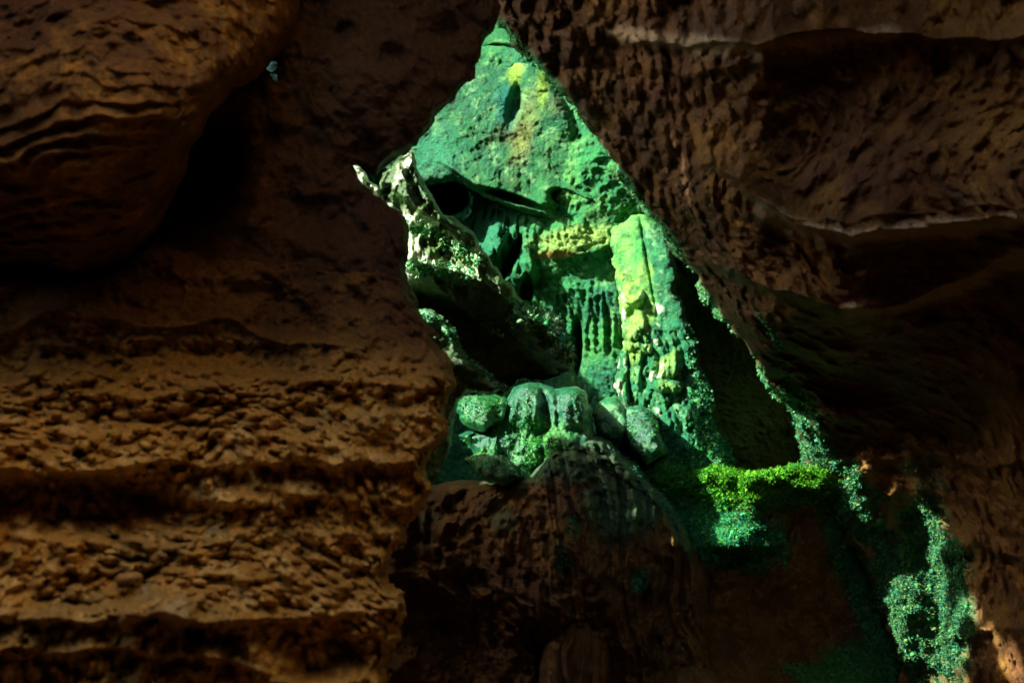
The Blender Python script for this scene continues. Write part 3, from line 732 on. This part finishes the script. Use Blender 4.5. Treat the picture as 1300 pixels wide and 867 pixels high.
def edge_m(x, y, p):
    e = seg_dist(x, y, [(632, 28), (700, 104), (782, 215), (850, 305), (905, 392), (1003, 530), (1015, 590)])
    return (1 - sstep(2, 9, e + 9 * fbm(p * 9, 3, 264)))
def c_right(x, y, p, h):
    k = brown(x, y, p, h, .15, .45) * .85
    n = fbm(p * 4, 4, 270)
    for pts in ([(960, 262), (1010, 290), (1080, 300), (1230, 290), (1320, 275)], [(790, 45), (960, 66), (1130, 42)], [(1080, 395), (1200, 370), (1300, 325)]):
        k = mixc(k, (.55, .42, .24), .9 * (1 - sstep(3, 18, seg_dist(x, y, pts) + 10 * n)))  # ledge lips: pale stone, lifted further as if catching light
    k = mixc(k, (.24, .125, .03), .5 * sstep(0, .3, fbm(p * 1.6, 4, 272)))
    k = k * (1 - .55 * (1 - sstep(30, 130, seg_dist(x, y, [(590, -100), (632, 28), (782, 215), (905, 392), (1003, 530)]) + 50 * n)))[..., None]  # inner edge darkened in colour, standing in for shade
    k = mixc(k, (.05, .24, .11), np.clip(strip_m(x, y, p) * .9, 0, 1))
    k = mixc(k, (.08, .4, .15), .9 * edge_m(x, y, p))
    return k
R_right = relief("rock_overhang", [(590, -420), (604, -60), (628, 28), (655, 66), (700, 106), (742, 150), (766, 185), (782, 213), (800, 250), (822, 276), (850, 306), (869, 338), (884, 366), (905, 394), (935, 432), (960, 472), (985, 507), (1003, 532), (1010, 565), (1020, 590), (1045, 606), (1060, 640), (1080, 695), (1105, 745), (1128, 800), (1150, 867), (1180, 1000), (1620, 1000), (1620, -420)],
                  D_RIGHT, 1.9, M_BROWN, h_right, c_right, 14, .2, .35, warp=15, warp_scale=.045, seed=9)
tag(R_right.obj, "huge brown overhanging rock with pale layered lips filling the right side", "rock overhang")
tufts("moss", R_right, lambda x, y, p: strip_m(x, y, p) ** 2 * sstep(500, 560, y), 23400, 0.013, [(.04, .22, .10), (.03, .18, .09), (.06, .26, .08), (.13, .26, .07)], R_right.obj, leafy=.96)
tufts("moss", R_right, lambda x, y, p: edge_m(x, y, p) * .5 + strip_m(x, y, p) * (1 - sstep(500, 560, y)) * .8 + 3 * ell(x, y, 1068, 645, 12, 18, 0, .5), 4420, 0.009, [(.1, .4, .15), (.2, .5, .2), TEAL, MGRN], R_right.obj, leafy=.96)

# ------------------------------------------------------------------ left hand rocks, close to the viewer
def h_dark(x, y, p):
    w = fbm(p * 1.8, 4, 280) * .14 + fbm(p * 7, 4, 283) * .06 + .05 * knobs(p, 8, 41) + .03 * fbm(p * 18, 4, 42)
    return w - .4 * ell(x, y, 235, 250, 60, 90, 30, .5)
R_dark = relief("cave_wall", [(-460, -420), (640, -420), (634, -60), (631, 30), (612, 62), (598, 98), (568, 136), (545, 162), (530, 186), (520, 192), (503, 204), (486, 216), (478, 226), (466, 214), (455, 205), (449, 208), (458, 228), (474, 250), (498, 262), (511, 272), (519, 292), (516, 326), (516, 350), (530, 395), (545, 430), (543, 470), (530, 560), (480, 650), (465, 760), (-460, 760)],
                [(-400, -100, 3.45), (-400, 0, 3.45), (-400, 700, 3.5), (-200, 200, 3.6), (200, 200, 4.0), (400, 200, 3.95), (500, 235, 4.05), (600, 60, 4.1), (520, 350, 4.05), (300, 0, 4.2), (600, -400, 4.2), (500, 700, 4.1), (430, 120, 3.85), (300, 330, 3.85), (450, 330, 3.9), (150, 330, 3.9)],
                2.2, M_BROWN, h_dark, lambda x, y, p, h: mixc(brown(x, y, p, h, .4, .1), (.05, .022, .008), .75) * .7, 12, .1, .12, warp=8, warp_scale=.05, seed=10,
                slots=[[(337, 79), (343, 77), (351, 83), (348, 91), (356, 99), (354, 107), (347, 102), (343, 94), (338, 88)]])
tag(R_dark.obj, kind="structure")

def h_fs(x, y, p):
    n1 = fbm(p * 2, 4, 290); n2 = fbm(p * 6, 4, 293)
    w = n1 * .10 + n2 * .045 + fbm(p * 18, 4, 296) * .03 + .03 * knobs(p, 15, 295)
    u = (y + .0011 * (x - 120) ** 2 * -1 + 60 * n1 + 16 * n2 + 26 * fbm(p * 1.1, 2, 297))
    lam = 21.0
    s = (u / lam) % 1
    rip = np.where(s < .8, (s / .8) ** 1.2, (1 - s) / .2)
    m = sstep(60, 170, y + .3 * (120 - x)) * (1 - sstep(230, 300, x) * (1 - sstep(180, 240, y)))
    w += (.01 + .055 * m * sstep(-.5, .3, fbm(p * 3, 3, 298))) * rip + .04 * fbm(p * 8, 4, 299, ridged=True) * (1 - .6 * m)
    w += .035 * m * knobs(p * np.array([1, 1, 1.3]), 7, 43)
    return w
R_fs = relief("hanging_flowstone", [(-260, -420), (430, -420), (398, -40), (382, 20), (366, 55), (340, 80), (328, 102), (300, 114), (266, 146), (242, 190), (226, 235), (200, 285), (172, 318), (130, 342), (90, 350), (40, 340), (-260, 352)],
              [(0, 0, 3.25), (200, 140, 2.95), (370, 40, 3.7), (230, 240, 3.4), (100, 330, 3.4), (0, 200, 3.0), (0, 340, 3.5), (-250, 100, 3.0), (200, -400, 3.3)],
              2.2, M_BROWN, h_fs, lambda x, y, p, h: brown(x, y, p, h, -.1, .75) * .75, 45, .4, .5, warp=9, seed=11)
tag(R_fs.obj, "bulging ochre flowstone with scalloped ripples hanging at the upper left", "flowstone")

def h_out(x, y, p):
    n1 = fbm(p * 2, 4, 300); n2 = fbm(p * 7, 4, 303)
    yy = y + 38 * n1 + 14 * n2 + 18 * fbm(p * .9, 3, 308)
    rough = sstep(400, 520, yy)
    w = n1 * .10 + n2 * .05 + fbm(p * 20, 4, 306, gain=.65) * .045 + fbm(p * 6, 5, 307, ridged=True) * .03
    w += rough * (.10 * knobs(p, 10, 51) + .12 * knobs(p, 21, 52) + .065 * knobs(p, 40, 53) + .09 * fbm(p * 5, 5, 55, gain=.6)) + (1 - rough) * .04 * knobs(p, 14, 54)
    for pts, a, u_, d_ in [
        ([(-300, 425), (100, 428), (300, 420), (440, 445)], .10, 30, 10),
        ([(-300, 525), (0, 520), (120, 520), (300, 512), (560, 480)], .10, 30, 8),
        ([(-300, 600), (0, 605), (100, 608), (220, 598), (400, 600), (540, 590)], .20, 45, 9),
        ([(220, 640), (330, 655), (450, 640), (530, 655)], .12, 25, 9),
        ([(-300, 800), (60, 806), (180, 800), (260, 808), (330, 800)], .16, 40, 8),
        ([(150, 795), (260, 803), (330, 790), (400, 775), (520, 757)], .14, 30, 6),
        ([(-300, 850), (0, 846), (200, 848), (330, 856)], .14, 24, 6),
        ([(330, 868), (400, 862), (490, 868)], .14, 14, 6)]:
        w += lip(x, yy, pts, a, u_, d_, 40)
    w -= .26 * ell(x, y, 110, 640, 140, 34, 2, .5) + .1 * ell(x, y, 300, 590, 90, 30, 0, .6) + .16 * ell(x, y, 430, 835, 60, 24, -8, .5) + .1 * ell(x, y, 200, 455, 150, 18, 0, .5)
    w += .08 * ell(x, y, 224, 776, 26, 20, -35, .4) + .05 * ell(x, y, 300, 505, 22, 18, 0, .5) + .07 * ell(x, y, 385, 568, 20, 16, 0, .5)
    return w
def c_out(x, y, p, h):
    k = mixc(brown(x, y, p, h, 0, .9), (.70, .42, .085), .7)
    k = mixc(k, brown(x, y, p, h, .2, .4) * .5, 1 - sstep(380, 540, y + 40 * fbm(p * 2.5, 3, 309)))  # upper part darkened in colour where the light should fade
    n = fbm(p * 5, 4, 310); n3 = fbm(p * 15, 3, 311)
    k = mixc(k, (.34, .30, .12), .45 * sstep(-.1, .3, n) * (ell(x, y, 120, 780, 300, 110, 0, .5) + ell(x, y, 430, 520, 70, 50, 0, .6)))
    k = mixc(k, (.80, .56, .18), .8 * sstep(.05, .4, n3 - n * .3) * sstep(500, 560, y))  # noise flecks painted gold to brighten highlights lower down
    k = mixc(k, (.6, .5, .24), .85 * ell(x, y, 224, 776, 22, 16, -35, .4) + .6 * ell(x, y, 180, 750, 9, 7, 0, .4))
    return k
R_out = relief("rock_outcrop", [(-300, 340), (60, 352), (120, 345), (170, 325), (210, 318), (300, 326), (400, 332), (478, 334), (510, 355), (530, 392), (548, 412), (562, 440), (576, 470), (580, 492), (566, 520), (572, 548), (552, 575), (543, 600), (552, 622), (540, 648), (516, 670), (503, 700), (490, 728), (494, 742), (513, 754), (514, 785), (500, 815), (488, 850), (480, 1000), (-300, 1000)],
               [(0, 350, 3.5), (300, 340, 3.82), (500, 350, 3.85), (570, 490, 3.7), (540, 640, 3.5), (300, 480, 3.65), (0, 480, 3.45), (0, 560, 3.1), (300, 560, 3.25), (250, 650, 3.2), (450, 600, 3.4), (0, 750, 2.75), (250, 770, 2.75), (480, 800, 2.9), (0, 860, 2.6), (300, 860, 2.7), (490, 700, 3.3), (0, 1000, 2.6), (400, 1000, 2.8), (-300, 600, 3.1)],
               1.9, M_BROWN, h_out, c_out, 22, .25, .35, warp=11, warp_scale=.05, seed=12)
tag(R_out.obj, "rough layered ochre rock outcrop with knobbly ledges filling the lower left", "rock outcrop")

# moss sprig catching the sun in the small gap behind the flowstone
spr = relief("moss_covered_stone", [(325, 68), (345, 66), (366, 78), (370, 112), (350, 120), (330, 105)], [(330, 80, 6.0), (365, 80, 6.0), (345, 115, 5.9), (345, 90, 5.9)], 1.6, M_MOSS, (lambda x, y, p: fbm(p * 12, 3, 5) * .04), lambda x, y, p, h: greens(p, 1.0, 0, 0) * 0 + np.array([.001, .022, .019]), 12, .2, .3, warp=3, seed=13)
tag(spr.obj, "tiny teal mossy stone glimpsed through a gap at the upper left", "stone")
